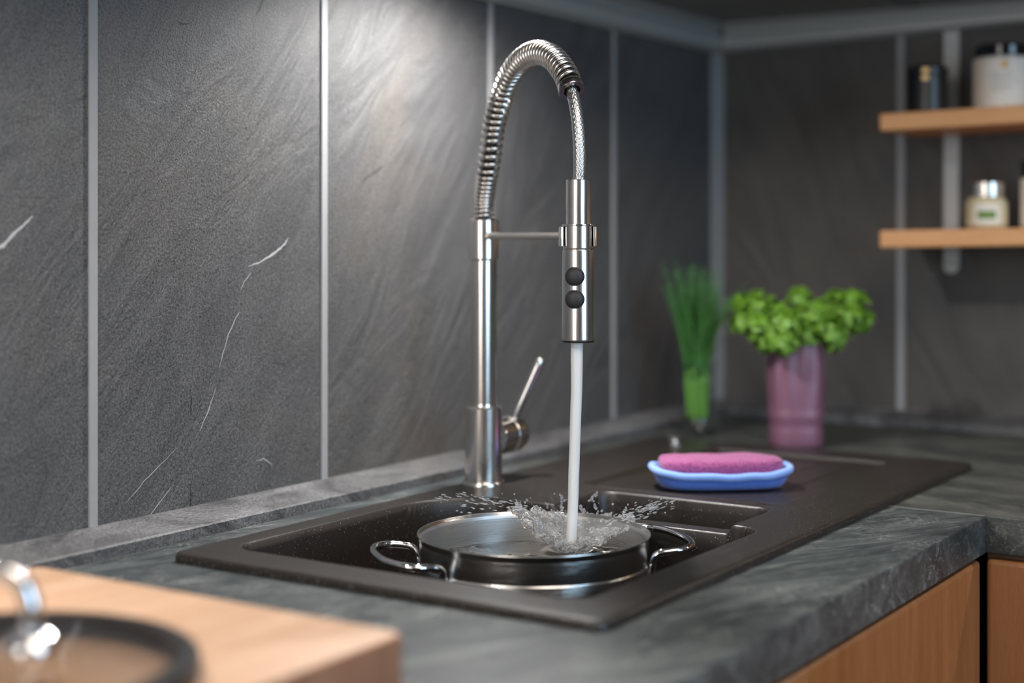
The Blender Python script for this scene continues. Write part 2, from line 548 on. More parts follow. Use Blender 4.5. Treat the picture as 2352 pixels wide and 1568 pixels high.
def ribbon(pts, wd, off, plane):
    """a thin vein lying 0.2 mm proud of the wall: pts are (u, z) on the wall"""
    V, F = [], []
    n = len(pts)
    for i, (u, z) in enumerate(pts):
        a, b = pts[max(i-1, 0)], pts[min(i+1, n-1)]
        d = Vector((b[0]-a[0], b[1]-a[1])).normalized()
        k = wd * (0.25 + 0.75 * math.sin(PI * (i + 0.4) / n)) * random.uniform(0.7, 1.25)
        for s in (-0.5, 0.5): V.append((u - d.y * k * s, plane - off, z + d.x * k * s))
    for i in range(n - 1): F.append((2*i, 2*i+1, 2*i+3, 2*i+2))
    return V, F

def jag(pts, n, amp):
    out = []
    for (a, b) in zip(pts, pts[1:]):
        for k in range(n):
            t = k / n
            out.append((a[0]+(b[0]-a[0])*t + random.uniform(-amp, amp), a[1]+(b[1]-a[1])*t + random.uniform(-amp, amp)))
    return out + [pts[-1]]

veins = [([(0.838, -0.037), (0.868, -0.018), (0.885, -0.010), (0.905, 0.006), (0.918, 0.016)], 0.0035),
         ([(1.202, -0.035), (1.2224, -0.0297), (1.2432, -0.0205), (1.2588, -0.012), (1.266, -0.004)], 0.0024),
         ([(1.207, -0.041), (1.197, -0.050), (1.190, -0.060)], 0.0012),
         ([(1.188, -0.083), (1.172, -0.105), (1.158, -0.140)], 0.0014),
         ([(1.153, -0.160), (1.143, -0.182), (1.130, -0.203)], 0.0012),
         ([(1.099, -0.216), (1.06, -0.240), (1.03, -0.262)], 0.0009),
         ([(1.214, -0.245), (1.226, -0.243), (1.240, -0.252)], 0.0012),
         ([(1.09, -0.255), (1.07, -0.272), (1.05, -0.288)], 0.0010)]
cracks = [([(1.395, 0.062), (1.420, 0.074), (1.434, 0.080)], 0.0022),
          ([(1.118, -0.165), (1.1175, -0.185)], 0.0016), ([(1.117, -0.255), (1.1172, -0.285)], 0.0016),
          ([(1.10, 0.215), (1.108, 0.213), (1.118, 0.216)], 0.0014),
          ([(1.215, 0.236), (1.222, 0.246), (1.228, 0.262)], 0.0014)]
wall_vf = box(XL, YW, 0, XW + 0.1, YW + 0.1, ZT)
parts, mi = [wall_vf], [0] * 6
for p, wd in veins:
    r_ = ribbon(jag([(a, CAMZ + b) for a, b in p], 5, 0.0006), wd, 0.0002, YW); parts.append(r_); mi += [1] * len(r_[1])
for p, wd in cracks:
    r_ = ribbon(jag([(a, CAMZ + b) for a, b in p], 5, 0.0006), wd, 0.0002, YW); parts.append(r_); mi += [2] * len(r_[1])
setting('wall_back', join(*parts), None, 'dark grey slate panelled wall behind the sink with pale veins', 'wall', mats=[M['slate_back'], M['vein'], M['crack']], mi=mi)
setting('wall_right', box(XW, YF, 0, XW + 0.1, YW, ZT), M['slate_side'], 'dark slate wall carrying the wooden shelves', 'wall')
setting('floor', box(XL, YF, -0.05, XW, YW, 0), M['floor'], 'kitchen floor below the cabinets', 'floor')
setting('ceiling', box(XL, YF, ZT, XW, YW, ZT + 0.05), M['white_wall'], 'kitchen ceiling above the wall cabinets', 'ceiling')

def wall_with_hole(axis, pos, th, a0, a1, h0, h1, z0, z1):
    v, f = cells([a0, h0, h1, a1], [0, z0, z1, ZT], lambda i, j: not (i == 1 and j == 1), pos, pos + th)
    if axis == 'y': v = [(x, z, y) for x, y, z in v]
    else: v = [(z, x, y) for x, y, z in v]
    return v, f
setting('wall_front', wall_with_hole('y', YF - 0.1, 0.1, XL, XW, -0.20, 1.10, 0.88, 2.12), M['white_wall'], 'pale wall opposite the sink, with the window', 'wall')
setting('wall_left', wall_with_hole('x', XL - 0.1, 0.1, YF, YW, -0.05, 1.05, 0.88, 2.12), M['white_wall'], 'pale end wall of the kitchen, with a window', 'wall')
fr = cells([-0.20, -0.16, 1.06, 1.10], [0.88, 0.92, 2.08, 2.12], lambda i, j: not (i == 1 and j == 1), YF - 0.07, YF - 0.02)
setting('window_1', ([(x, z, y) for x, y, z in fr[0]], fr[1]), M['frame'], 'white window frame opposite the sink', 'window')
fr = cells([-0.05, -0.01, 1.01, 1.05], [0.88, 0.92, 2.08, 2.12], lambda i, j: not (i == 1 and j == 1), XL - 0.07, XL - 0.02)
setting('window_2', ([(z, x, y) for x, y, z in fr[0]], fr[1]), M['frame'], 'white window frame in the end wall', 'window')

# joints between the slate panels
jl = [(0.650, 'far left, beyond the cutting board'), (0.988, 'leftmost pale joint in the slate wall'), (1.3255, 'pale joint in the slate wall between cutting board and tap'),
      (1.6645, 'pale joint in the slate wall right behind the spring tap'), (1.997, 'blurred pale joint in the slate wall right of the spray head')]
for k, (x, lab) in enumerate(jl):
    o = mk('trim_%d' % (k + 1), box(x - 0.0048, YW - 0.0022, ZC + 0.02, x + 0.0048, YW, 1.55), M['joint'], smooth=False)
    tagp(o, lab if k else 'narrow pale panel joint nearest the left end of the wall', 'panel joint', None, 'structure')
o = mk('trim_6', prism([(XW - 0.017, YW), (XW - 0.013, YW - 0.004), (XW - 0.004, YW - 0.013), (XW, YW - 0.017), (XW, YW)], ZC + 0.02, 1.55), M['corner'], smooth=False)
tagp(o, 'pale profile in the corner where the two slate walls meet', 'panel joint', None, 'structure')
for k, (y, lab) in enumerate([(0.800, 'pale panel joint in the side wall passing behind the shelf ends'), (0.462, 'pale panel joint in the side wall out beyond the shelf jars')]):
    o = mk('trim_%d' % (k + 7), box(XW - 0.0022, y - 0.0060, ZC + 0.02, XW, y + 0.0060, 1.55), M['joint'], smooth=False)
    tagp(o, lab, 'panel joint', None, 'structure')

# upstands where worktop meets wall
def upstand(name, axis, a0, a1, wall, label):
    prof = [(0, 0), (-0.047, 0), (-0.047, 0.0105), (-0.045, 0.0120), (-0.002, 0.0215), (0, 0.0215)]
    if axis == 'x': vf = extr([(wall + p, ZC + q) for p, q in prof], 'x', a0, a1)
    else: vf = extr([(wall + p, ZC + q) for p, q in prof], 'y', a0, a1)
    o = mk(name, vf, M['upstand'], smooth=False)
    return tagp(o, label, 'upstand', None, 'structure')
upstand('baseboard_back', 'x', -0.3, XW, YW, 'grey stone upstand running along the foot of the slate wall behind the sink')
upstand('baseboard_right', 'y', -0.6, YW - 0.047, XW, 'stone upstand along the foot of the side wall behind the mauve vase')

# rail mouldings under the wall cabinets
ZU = 1.553
o = mk('trim_9', extr([(YW, 1.506), (YW - 0.010, 1.506), (YW - 0.022, 1.512), (YW - 0.024, 1.530), (YW - 0.016, 1.534), (YW - 0.016, 1.545), (YW - 0.030, 1.550), (YW - 0.030, ZU), (YW, ZU)], 'x', 0.3, XW), M['trim'], smooth=False)
tagp(o, 'grey metal moulding above the slate behind the tap', 'moulding', None, 'structure')
pr = [(XW, 1.506), (XW - 0.010, 1.506), (XW - 0.022, 1.512), (XW - 0.024, 1.530), (XW - 0.016, 1.534), (XW - 0.016, 1.545), (XW - 0.030, 1.550), (XW - 0.030, ZU), (XW, ZU)]
v, f = extr(pr, 'y', -0.6, YW - 0.024)
v = [(x, y, z + (max(0.0, (ZU - z) / 0.047) * 0.023 * (YW - y))) for x, y, z in v]
o = mk('trim_10', (v, f), M['trim'], smooth=False)
tagp(o, 'grey metal moulding above the side wall, over the shelves', 'moulding', None, 'structure')

# wall cabinets: only their undersides show
def wall_cabinet(x0, y0, x1, y1, label, front):
    t = thing('wall_cabinet', (x0, y0, ZU), label, 'cabinet')
    dx, dy, h = x1 - x0, y1 - y0, 0.62
    mk('carcass', box(0, 0, 0.0, dx, dy, h), M['grey_paint'], t, smooth=False)
    if front == 'y': bev(mk('door', box(0.004, -0.020, 0.004, dx - 0.004, -0.001, h - 0.004), M['grey_paint'], t, smooth=False), 0.002)
    else: bev(mk('door', box(-0.020, 0.004, 0.004, -0.001, dy - 0.004, h - 0.004), M['grey_paint'], t, smooth=False), 0.002)
    return t
wall_cabinet(0.30, 0.78, XW, YW, 'grey wall cabinet over the sink, its dark underside seen at the top', 'y')
wall_cabinet(1.98, -0.55, XW, 0.755, 'grey wall cabinet over the shelves, its dark underside at the top right', 'x')
for (sx_, sy_, sp_, sc_col), lab in zip(SPOTS, ('small round spotlight under the wall cabinet above the tap', 'small round spotlight under the wall cabinet above the cutting board', 'small round spotlight under the cabinet over the shelves')):
    lamp = thing('cabinet_spotlight', (sx_, sy_, ZU - 0.004), lab, 'lamp', 'spotlights under the wall cabinet')
    mk('housing', lathe([(0.0, 0.003), (0.030, 0.003), (0.030, -0.002), (0.026, -0.003), (0.026, 0.0), (0.0, 0.0)], 32), M['alu'], lamp)
clamp_ = thing('ceiling_lamp', (0.35, -0.45, 2.37), 'square ceiling lamp over the kitchen floor', 'lamp')
mk('housing', join(box(-0.58, -0.58, 0.0, 0.58, 0.58, 0.03)), M['frame'], clamp_, smooth=False)

# ------------------------------------------------------------------ worktops and base cabinets
XC, YC = 1.627, 0.461            # inner corner of the L
SX0, SX1, SY0, SY1 = 0.989, 1.944, 0.566, 1.022     # outside of the sink
hx0, hx1, hy0, hy1 = SX0 + 0.016, SX1 - 0.016, SY0 + 0.016, SY1 - 0.012
xs = [-0.3, hx0, XC - 0.0012]
ys = [YC, hy0, hy1, YW]
o = mk('worktop', cells(xs, ys, lambda i, j: not (i == 1 and j == 1), ZC - 0.04, ZC), M['worktop'], smooth=False)
bev(o, 0.0016, 2)
tagp(o, 'dark green grey stone worktop holding the sink and the cutting board', 'worktop')
xs = [XC, hx1, XW]
ys = [-0.6, hy0, hy1, YW]
o = mk('worktop', cells(xs, ys, lambda i, j: not (i == 0 and j == 1), ZC - 0.04, ZC), M['worktop_side'], smooth=False)
bev(o, 0.0016, 2)
tagp(o, 'stone worktop beyond the seam, under the vase and below the shelves', 'worktop')

mk('seam_strip', box(XC - 0.0012, YC + 0.0016, ZC - 0.03, XC, hy0, ZC + 0.00015), M['seam'], o, smooth=False)

# left run: doors face the viewer; a hole for the bowls is left under the worktop
def left_run():
    t = thing('base_cabinet', (-0.3, YC + 0.022, 0), 'reddish wooden base cabinet below the sink worktop, its door lit by the lamps', 'cabinet')
    dx, dy, h = XC + 0.3 + 0.02, YW - YC - 0.022 - 0.03, ZC - 0.0405
    carc = join(box(0, 0, 0.10, 0.018, dy, h), box(dx - 0.018, 0, 0.10, dx, dy, h), box(0.018, dy - 0.01, 0.10, dx - 0.018, dy, h), box(0.018, 0, 0.10, dx - 0.018, dy - 0.01, 0.118), box(0.018, 0, h - 0.03, dx - 0.018, 0.02, h))
    mk('carcass', carc, M['carcass'], t, smooth=False)
    mk('plinth', box(0.03, 0.05, 0.0, dx - 0.01, dy - 0.01, 0.099), M['black'], t, smooth=False)
    for a, b in ((0.003, 0.480), (0.484, 0.961), (0.965, dx - 0.026)):
        bev(mk('door', box(a, -0.018, 0.11, b, -0.0005, h - 0.006), M['door'], t, smooth=False), 0.005, 3)
left_run()
def right_run():
    t = thing('base_cabinet', (XC + 0.020, -0.6, 0), 'wooden base cabinet in the shade right of the worktop corner', 'cabinet')
    dx, dy, h = XW - XC - 0.020 - 0.03, YC + 0.6 + 0.004, ZC - 0.0405
    mk('carcass', box(0, 0, 0.10, dx, dy, h), M['carcass'], t, smooth=False)
    mk('plinth', box(0.05, 0.01, 0.0, dx - 0.01, dy - 0.03, 0.099), M['black'], t, smooth=False)
    for a, b in ((0.003, 0.520), (0.524, dy - 0.003)):
        bev(mk('door', box(-0.018, a, 0.11, -0.0005, b, h - 0.006), M['door'], t, smooth=False), 0.005, 3)
right_run()

# ------------------------------------------------------------------ the sink
def sdf_box(X, Y, x0, y0, x1, y1, r):
    cx, cy, hx, hy = (x0 + x1) / 2, (y0 + y1) / 2, (x1 - x0) / 2 - r, (y1 - y0) / 2 - r
    qx, qy = np.abs(X - cx) - hx, np.abs(Y - cy) - hy
    return np.hypot(np.maximum(qx, 0), np.maximum(qy, 0)) + np.minimum(np.maximum(qx, qy), 0) - r

def smin(a, b, k):
    h = np.clip(0.5 + 0.5 * (b - a) / k, 0, 1)
    return b * (1 - h) + a * h - k * h * (1 - h)

def make_sink():
    t = thing('kitchen_sink', (SX0, SY0, ZC), 'black granite sink with two bowls and drainer set into the stone worktop', 'sink')
    W, D, T = SX1 - SX0, SY1 - SY0, 0.0085
    ins = 0.014
    nx, ny = 640, 300
    gx = np.linspace(ins, W - ins, nx); gy = np.linspace(ins, D - ins, ny)
    X, Y = np.meshgrid(gx, gy)
    wx, wy = X + SX0, Y + SY0
    main = sdf_box(wx, wy, 1.035, 0.611, 1.392, 0.993, 0.028)
    # the back right corner of the main bowl is cut off in front of the tap
    cut = ((wx - 1.392) * 0.62 + (wy - 0.945) * 0.785)
    main = -smin(-main, -cut, 0.022)
    half = sdf_box(wx, wy, 1.412, 0.646, 1.498, 0.858, 0.022)
    both = smin(sdf_box(wx, wy, 1.30, 0.646, 1.498, 0.858, 0.020), main, 0.006)   # the opening with its lowered divider
    def depth(s, dep, draft=0.012, fil=0.0045):
        inn = -s
        k = np.clip(inn / draft, 0, 1)
        z = -dep * (k * k * (3 - 2 * k))
        return np.where(inn > 0, z, 0.0)
    # drop from the flange to the saddle level, then the bowls
    ob = np.clip(-both / 0.007, 0, 1)
    z = T - 0.0095 * ob * ob * (3 - 2 * ob) * 1.0
    z += depth(main + 0.001, 0.180, 0.010)
    z += depth(half + 0.001, 0.110, 0.013)
    # drainer: shallow tray with a few long ribs
    dr = sdf_box(wx, wy, 1.522, 0.652, 1.892, 0.905, 0.016)
    kd = np.clip(-dr / 0.007, 0, 1)
    z -= 0.0055 * kd * kd * (3 - 2 * kd)
    for yy in (0.700, 0.742, 0.784, 0.826, 0.868):
        g = np.exp(-((wy - yy) / 0.0042) ** 2) * np.clip(-(sdf_box(wx, wy, 1.60, 0.60, 1.865, 0.95, 0.01)) / 0.03, 0, 1)
        z += 0.0011 * g
    # raised lip between half bowl and drainer
    lip = np.exp(-((wx - 1.517) / 0.0035) ** 2) * np.clip((0.905 - wy) / 0.03, 0, 1) * np.clip((wy - 0.652) / 0.02, 0, 1)
    z += 0.0016 * lip
    V = np.stack([X.ravel(), Y.ravel(), z.ravel()], 1)
    idx = np.arange(nx * ny).reshape(ny, nx)
    Fq = np.stack([idx[:-1, :-1].ravel(), idx[:-1, 1:].ravel(), idx[1:, 1:].ravel(), idx[1:, :-1].ravel()], 1)
    # outer rim: rings from the plate edge down to the worktop
    per = []
    def ring_pts(inset, r, zz, n=12):
        return [(x, y, zz) for x, y in rrect(inset, inset, W - inset, D - inset, max(r, 0.0005), n)]
    rings = [ring_pts(0.0, 0.013, 0.0002), ring_pts(0.0, 0.013, T - 0.0036), ring_pts(0.0004, 0.0128, T - 0.0024), ring_pts(0.0012, 0.0122, T - 0.0012),
             ring_pts(0.0024, 0.0112, T - 0.0003), ring_pts(0.004, 0.0100, T), ring_pts(0.009, 0.005, T), ring_pts(ins, 0.0006, T)]
    rv, rf = loft(rings, False, False)
    base = len(V)
    me = bpy.data.meshes.new('basin')
    allV = np.concatenate([V, np.array(rv)])
    faces = Fq.tolist() + [tuple(i + base for i in q) for q in rf]
    me.from_pydata(allV.tolist(), [], faces)
    me.polygons.foreach_set('use_smooth', [True] * len(me.polygons))
    me.materials.append(M['granite'])
    me.update()
    o = bpy.data.objects.new('basin', me); C.objects.link(o); o.parent = t
    # strainer in the main bowl and pop-up knob at the back
    mk('strainer', xf(lathe([(0.0, 0.004), (0.018, 0.004), (0.030, 0.002), (0.042, 0.0035), (0.045, 0.001), (0.045, 0.0002), (0.0, 0.0002)], 40), Matrix.Translation((0.135, 0.345, T - 0.1885))), M['chrome'], t)
    kn = mk('knob', xf(lathe([(0.0, 0.014), (0.005, 0.0138), (0.0085, 0.0115), (0.0095, 0.008), (0.008, 0.0045), (0.006, 0.003), (0.0105, 0.0015), (0.0105, -0.0003), (0.0, -0.0003)], 28), Matrix.Translation((1.882 - SX0, 0.962 - SY0, T))), M['chrome'], t)
    kn['label'] = 'small shiny knob at the back of the drainer'
    return t
make_sink()
ZS = ZC + 0.0085

# ------------------------------------------------------------------ the tap
FX, FY = 1.460, 0.995
def at_plane(u, v):
    """point of the tap's own plane (column to spray head) seen at u, v of the photograph"""
    d0, r0 = FX * FW.x + FY * FW.y, FX * RT.x + FY * RT.y
    d1 = 1.530; r1 = (1328 - 1176) / FPX * d1
    k = (u - 1176) / FPX
    t = (k * d0 - r0) / ((r1 - r0) - k * (d1 - d0))
    d = d0 + (d1 - d0) * t; r = r0 + (r1 - r0) * t
    return FW * d + RT * r + Vector((0, 0, CAMZ + (537 - v) / FPX * d))

def make_tap():
    t = thing('kitchen_tap', (FX, FY, ZS), 'stainless steel spring neck kitchen tap standing behind the black sink', 'tap')
    B = Vector((FX, FY, ZS))
    L = lambda p: Vector(p) - B
    zc = lambda v, d: CAMZ + (537 - v) / FPX * d - ZS
    d0 = FX * FW.x + FY * FW.y
    H = lambda v: zc(v, d0)
    mk('base_flange', lathe([(0.0, 0.0), (0.0248, 0.0), (0.0248, 0.003), (0.0238, 0.0046), (0.0215, 0.0050), (0.0, 0.0050)], 64), M['steel'], t)
    h1 = H(932)
    mk('valve_body', lathe([(0.0, 0.005), (0.0212, 0.005), (0.0216, 0.006), (0.0216, h1 - 0.0015), (0.0205, h1), (0.0, h1)], 72), M['steel'], t)
    h2 = H(596)
    mk('column', lathe([(0.0, h1), (0.0160, h1), (0.0153, h1 + 0.003), (0.0153, h2 - 0.001), (0.0148, h2), (0.0, h2)], 64), M['steel'], t)
    h3 = H(504)
    mk('collar', lathe([(0.0, h2), (0.0168, h2), (0.0174, h2 + 0.001), (0.0174, h3 - 0.001), (0.0166, h3), (0.0, h3)], 64), M['steel'], t)
    # lever unit: stub along the wall, rounded cap, thin rod
    az = H(1008)
    stub = xf(lathe([(0.0, 0.017), (0.0214, 0.017), (0.0218, 0.018), (0.0218, 0.044), (0.0210, 0.045), (0.0, 0.045)], 48), Matrix.Translation((0, 0, az)) @ Matrix.Rotation(R(90), 4, 'Y'))
    mk('valve_stub', stub, M['steel'], t)
    cap = xf(lathe([(0.0, 0.0455), (0.0210, 0.0455), (0.0220, 0.0465), (0.0220, 0.060), (0.0205, 0.068), (0.0155, 0.074), (0.007, 0.0765), (0.0, 0.077)], 48), Matrix.Translation((0, 0, az)) @ Matrix.Rotation(R(90), 4, 'Y'))
    lv = mk('lever_cap', cap, M['steel'], t)
    p0 = Vector((0.057, -0.002, az + 0.012))
    tipd = d0 + 0.045
    tip = FW * tipd + RT * ((1241 - 1176) / FPX * tipd) + Vector((0, 0, CAMZ + (826 - 537) / -FPX * tipd)) - B
    pts = [p0.lerp(tip, k / 10) for k in range(11)]
    ln = (tip - p0).length
    mk('lever_rod', tube(pts + [tip + (tip - p0).normalized() * 0.002], lambda s: 0.0052 if s < 0.95 else 0.0038, 20), M['steel'], lv)
    # neck: centre line read along the arc
    arc = [(1122, 505), (1122.5, 460), (1124, 411), (1127, 347), (1133, 296), (1144, 248), (1158, 204), (1177, 164), (1204, 134), (1237, 121), (1268, 131), (1291, 157), (1304, 180), (1311, 200)]
    pts = [L(at_plane(u, v)) for u, v in arc]
    pts[0].x = pts[0].y = 0; pts[1].x = pts[1].y = 0
    pts[2].x *= 0.5; pts[2].y *= 0.5
    N = 3600
    path = spline(pts, N)
    plane_n = (L(at_plane(1328, 400)) - L(at_plane(1122, 400))).normalized()
    frs = frames(path, up=plane_n)
    Ltot = sum((b - a).length for a, b in zip(path, path[1:]))
    # winding density along the neck: tight at the foot, open on the rise, closer over the top
    tight = (pts[2] - pts[0]).length
    ang, hel, s = 0.0, [], 0.0
    ds = Ltot / (N - 1)
    wire_end = []
    for i in range(N):
        s = i * ds
        if s < tight: pitch = 0.0053
        elif s < tight + 0.012: pitch = 0.0053 + (0.0090 - 0.0053) * (s - tight) / 0.012
        else:
            q = (s - tight - 0.012) / (Ltot - tight - 0.012)
            pitch = 0.0092 - 0.0019 * min(1, q * 1.4)
        ang += 2 * PI * ds / pitch
        k = min(1, max(0, (s - tight + 0.004) / 0.010))
        rr = 0.0104 + 0.0006 * k
        tt, a, b = frs[i]
        hel.append(path[i] + (a * math.cos(ang) + b * math.sin(ang)) * rr)
    hp = hel[::1]
    rad = lambda q: 0.0022 if q * Ltot < tight else 0.0022 + 0.0004 * min(1, (q * Ltot - tight) / 0.02)
    mk('spring', tube(hp[::2], rad, 9), M['spring'], t, angle=None)
    mk('inner_hose', tube(path[::20], 0.0072, 20), M['black'], t)
    # dark end ring that closes the spring
    e, (tt, a, b) = path[-1], frs[-1]
    rot = Matrix((a, b, tt)).transposed().to_4x4()
    mk('end_ring', xf(lathe([(0.0083, -0.002), (0.0137, -0.002), (0.0141, 0.0), (0.0141, 0.004), (0.0136, 0.0052), (0.0088, 0.0052), (0.0083, 0.004)], 48, True), Matrix.Translation(e) @ rot), steel('dark_ring_steel', (0.36, 0.34, 0.33), 0.18), t)
    # braided hose from the ring to the spray head
    hd = 1.530
    hpt = [(1309, 196), (1317, 222), (1324, 258), (1328.5, 299), (1331, 345), (1331, 385), (1330, 412), (1330, 425)]
    hpts = [L(at_plane(u, v)) for u, v in hpt]
    hpath = spline(hpts, 900)
    n = 112
    Lh = sum((b - a).length for a, b in zip(hpath, hpath[1:]))
    def braid(i, k):
        z_ = i / 899 * Lh / 0.0056            # rows along the hose
        u = k / n * 14
        a_, b_ = z_ + u, z_ - u
        over = (math.floor(a_) + math.floor(b_)) % 2 == 0
        fa, fb = a_ % 1, b_ % 1
        h = 0.00040 * math.sin(PI * (fa if over else fb)) ** 0.6
        return h
    mk('braided_hose', tube(hpath, 0.0060, n, disp=braid, up=plane_n), M['braid'], t, angle=None)
    # support arm and clip
    armz = zc(542, 1.65)
    head = L(at_plane(1328, 542)); head.z = 0
    a0 = Vector((0, 0, armz)) + plane_n * 0.012
    a1 = Vector((head.x, head.y, armz)) - plane_n * 0.0175
    dirv = Vector((head.x, head.y, 0)).normalized()
    a0 = Vector((0, 0, armz)) + dirv * 0.0168
    a1 = Vector((head.x, head.y, armz)) - dirv * 0.0185
    mk('support_arm', rod(a0, a1, 0.0043, 24), M['steel'], t)
    zh = lambda v: zc(v, hd)
    HX = Matrix.Translation((head.x, head.y, 0)) @ Matrix.Diagonal((0.962, 0.962, 1, 1))
    # spray head: upper sleeve, collar, body, outlet, two buttons
    sp = mk('spray_head', xf(lathe([(0.0, zh(412)), (0.0122, zh(412)), (0.0129, zh(412) - 0.0006), (0.0129, zh(515)), (0.0156, zh(516)), (0.0160, zh(518)), (0.0160, zh(570)), (0.0156, zh(571.5)), (0.0156, zh(573)),
         (0.0163, zh(574)), (0.0164, zh(576)), (0.0172, zh(779)), (0.0170, zh(781)), (0.0, zh(781))], 96), HX), M['steel'], t)
    mk('outlet_ring', xf(lathe([(0.0, zh(779.5)), (0.0169, zh(779.5)), (0.0171, zh(782)), (0.0166, zh(785)), (0.0150, zh(785.5)), (0.0, zh(784.5))], 64), HX), M['black'], sp)
    top = xf(lathe([(0.0131, zh(514)), (0.0172, zh(515)), (0.0174, zh(517)), (0.0172, zh(519)), (0.0162, zh(519.5))], 64), HX)
    mk('clip_rim', top, M['chrome'], t)
    # the C-shaped holder seen either side of the collar
    toc = (-(FW)).normalized()
    side = RT.normalized()
    def cshape():
        V, F = [], []
        angs = [R(x) for x in range(-28, 209, 6)]       # open towards the viewer
        prof = [(0.0166, zh(520)), (0.0196, zh(520)), (0.0196, zh(566)), (0.0166, zh(566))]
        for a in angs:
            dv = side * math.cos(a) - toc * math.sin(a)
            for r_, z_ in prof: V.append(tuple(Vector((head.x, head.y, z_)) + dv * r_))
        for i in range(len(angs) - 1):
            for k in range(4): F.append((i*4+k, i*4+(k+1) % 4, (i+1)*4+(k+1) % 4, (i+1)*4+k))
        F += [(0, 1, 2, 3), tuple(len(V) - 4 + k for k in range(4))[::-1]]
        return V, F
    bev(mk('holder_clip', cshape(), M['steel'], t, angle=30), 0.0006, 2)
    # rubber buttons facing the viewer, turned a little to the left
    nb = (toc * math.cos(R(17)) - side * math.sin(R(17))).normalized()
    for v_ in (634, 686):
        c = Vector((head.x, head.y, zh(v_))) + nb * 0.0140
        sx = side * math.cos(R(17)) + toc * math.sin(R(17))
        rot = Matrix((sx, Vector((0, 0, 1)), nb)).transposed().to_4x4()
        prof = [(0.0, 0.0062), (0.003, 0.0060), (0.006, 0.0052), (0.0083, 0.0038), (0.0096, 0.0018), (0.0100, 0.0), (0.0100, -0.004), (0.0, -0.004)]
        bt = mk('button', xf(lathe(prof, 40), Matrix.Translation(c) @ rot), M['rubber'], sp)
        bt['label'] = 'round black rubber button'
    return head + B
HEAD = make_tap()

# ------------------------------------------------------------------ the pot
PD = 1.4646
KP = 0.1130 / 0.1204
PC = FW * PD + RT * ((1226 - 1176) / FPX * PD)
ZR = CAMZ - (1222 - 537) / FPX * PD           # rim
ZB = ZC + 0.0085 - 0.0095 - 0.180 + 0.001     # floor of the bowl
def make_pot():
    t = thing('cooking_pot', (PC.x, PC.y, ZB), 'stainless steel pot with two loop handles standing in the main sink bowl', 'pot')
    H = ZR - ZB
    sc_ = lambda pr: [(r_ * KP, z) for r_, z in pr]
    body = lathe(sc_([(0.0, 0.0), (0.104, 0.0), (0.113, 0.002), (0.1186, 0.008), (0.1200, 0.018), (0.1212, H - 0.060), (0.1208, H - 0.050), (0.1176, H - 0.0285), (0.1163, H - 0.0272), (0.1180, H - 0.006),
                  (0.1196, H - 0.0022), (0.1204, H - 0.0008), (0.1200, H + 0.0002), (0.1188, H), (0.1170, H - 0.003)]), 160)
    mk('body', body, M['pot'], t, angle=50)
    mk('lining', lathe(sc_([(0.1170, H - 0.003), (0.1160, H - 0.006), (0.1152, H - 0.03), (0.1146, 0.020), (0.112, 0.009), (0.105, 0.005), (0.0, 0.005)]), 160), M['pot_in'], t, angle=50)
    def pp(deg, r, z):
        a = R(deg)
        d = RT * math.cos(a) - FW * math.sin(a)
        return Vector((d.x * r, d.y * r, z))
    def handle(d0, d1, out):
        zt = H - 0.0170
        legs = []
        rr = 0.1222 * KP
        mid = (d0 + d1) / 2
        # foot low on the wall, up, outward bend, wide loop, back to the other foot
        w = (d1 - d0) / 2
        h1 = [pp(d0, rr, H - 0.085), pp(d0, rr, H - 0.055), pp(d0, rr + 0.0002, zt - 0.010), pp(d0, rr + 0.0045, zt - 0.0008), pp(d0 + w*0.02, rr + 0.016, zt + 0.0018),
              pp(d0 + w*0.10, rr + out*0.72, zt + 0.003), pp(d0 + w*0.34, rr + out*0.95, zt + 0.004), pp(mid - w*0.28, rr + out*1.01, zt + 0.0042)]
        h2 = [pp(d1, rr, H - 0.085), pp(d1, rr, H - 0.055), pp(d1, rr + 0.0002, zt - 0.010), pp(d1, rr + 0.0045, zt - 0.0008), pp(d1 - w*0.02, rr + 0.016, zt + 0.0018),
              pp(d1 - w*0.10, rr + out*0.72, zt + 0.003), pp(d1 - w*0.34, rr + out*0.95, zt + 0.004), pp(mid + w*0.28, rr + out*1.01, zt + 0.0042)]
        P = h1 + h2[::-1]
        mk('handle', tube(spline(P, 200), 0.0036, 18), M['chrome'], t, angle=None)
    handle(137, 187, 0.040)
    handle(-43, 8, 0.040)
    # the water standing in the pot
    zw = H - 0.031
    n, m = 96, 40
    V, F = [], []
    imp = Vector((HEAD.x - PC.x - RT.x * 0.0069, HEAD.y - PC.y - RT.y * 0.0069))
    for i in range(m + 1):
        r_ = 0.1140 * KP * i / m
        for k in range(n):
            a = 2 * PI * k / n
            x, y = r_ * math.cos(a), r_ * math.sin(a)
            q = math.hypot(x - imp.x, y - imp.y)
            z = zw + 0.0016 * math.sin(q * 330) * math.exp(-q * 14) + 0.0012 * noise.noise(Vector((x * 45, y * 45, 0)))
            V.append((x, y, z))
    for i in range(m):
        for k in range(n):
            l = (k + 1) % n
            F.append((i*n+k, i*n+l, (i+1)*n+l, (i+1)*n+k))
    # give the water a body down to the floor of the pot
    b = len(V)
    for k in range(n): V.append((0.1138 * KP * math.cos(2*PI*k/n), 0.1138 * KP * math.sin(2*PI*k/n), 0.021))
    for k in range(n):
        l = (k + 1) % n
        F.append((m*n+k, m*n+l, b+l, b+k))
    F.append(tuple(range(b, b + n)))
    wt = mk('pot_water', ([(x + PC.x, y + PC.y, z + ZB) for x, y, z in V], F), M['water'], None, angle=60)
    tagp(wt, 'clear water standing in the steel pot', 'water', None, 'stuff')
    return ZB + zw
ZW = make_pot()

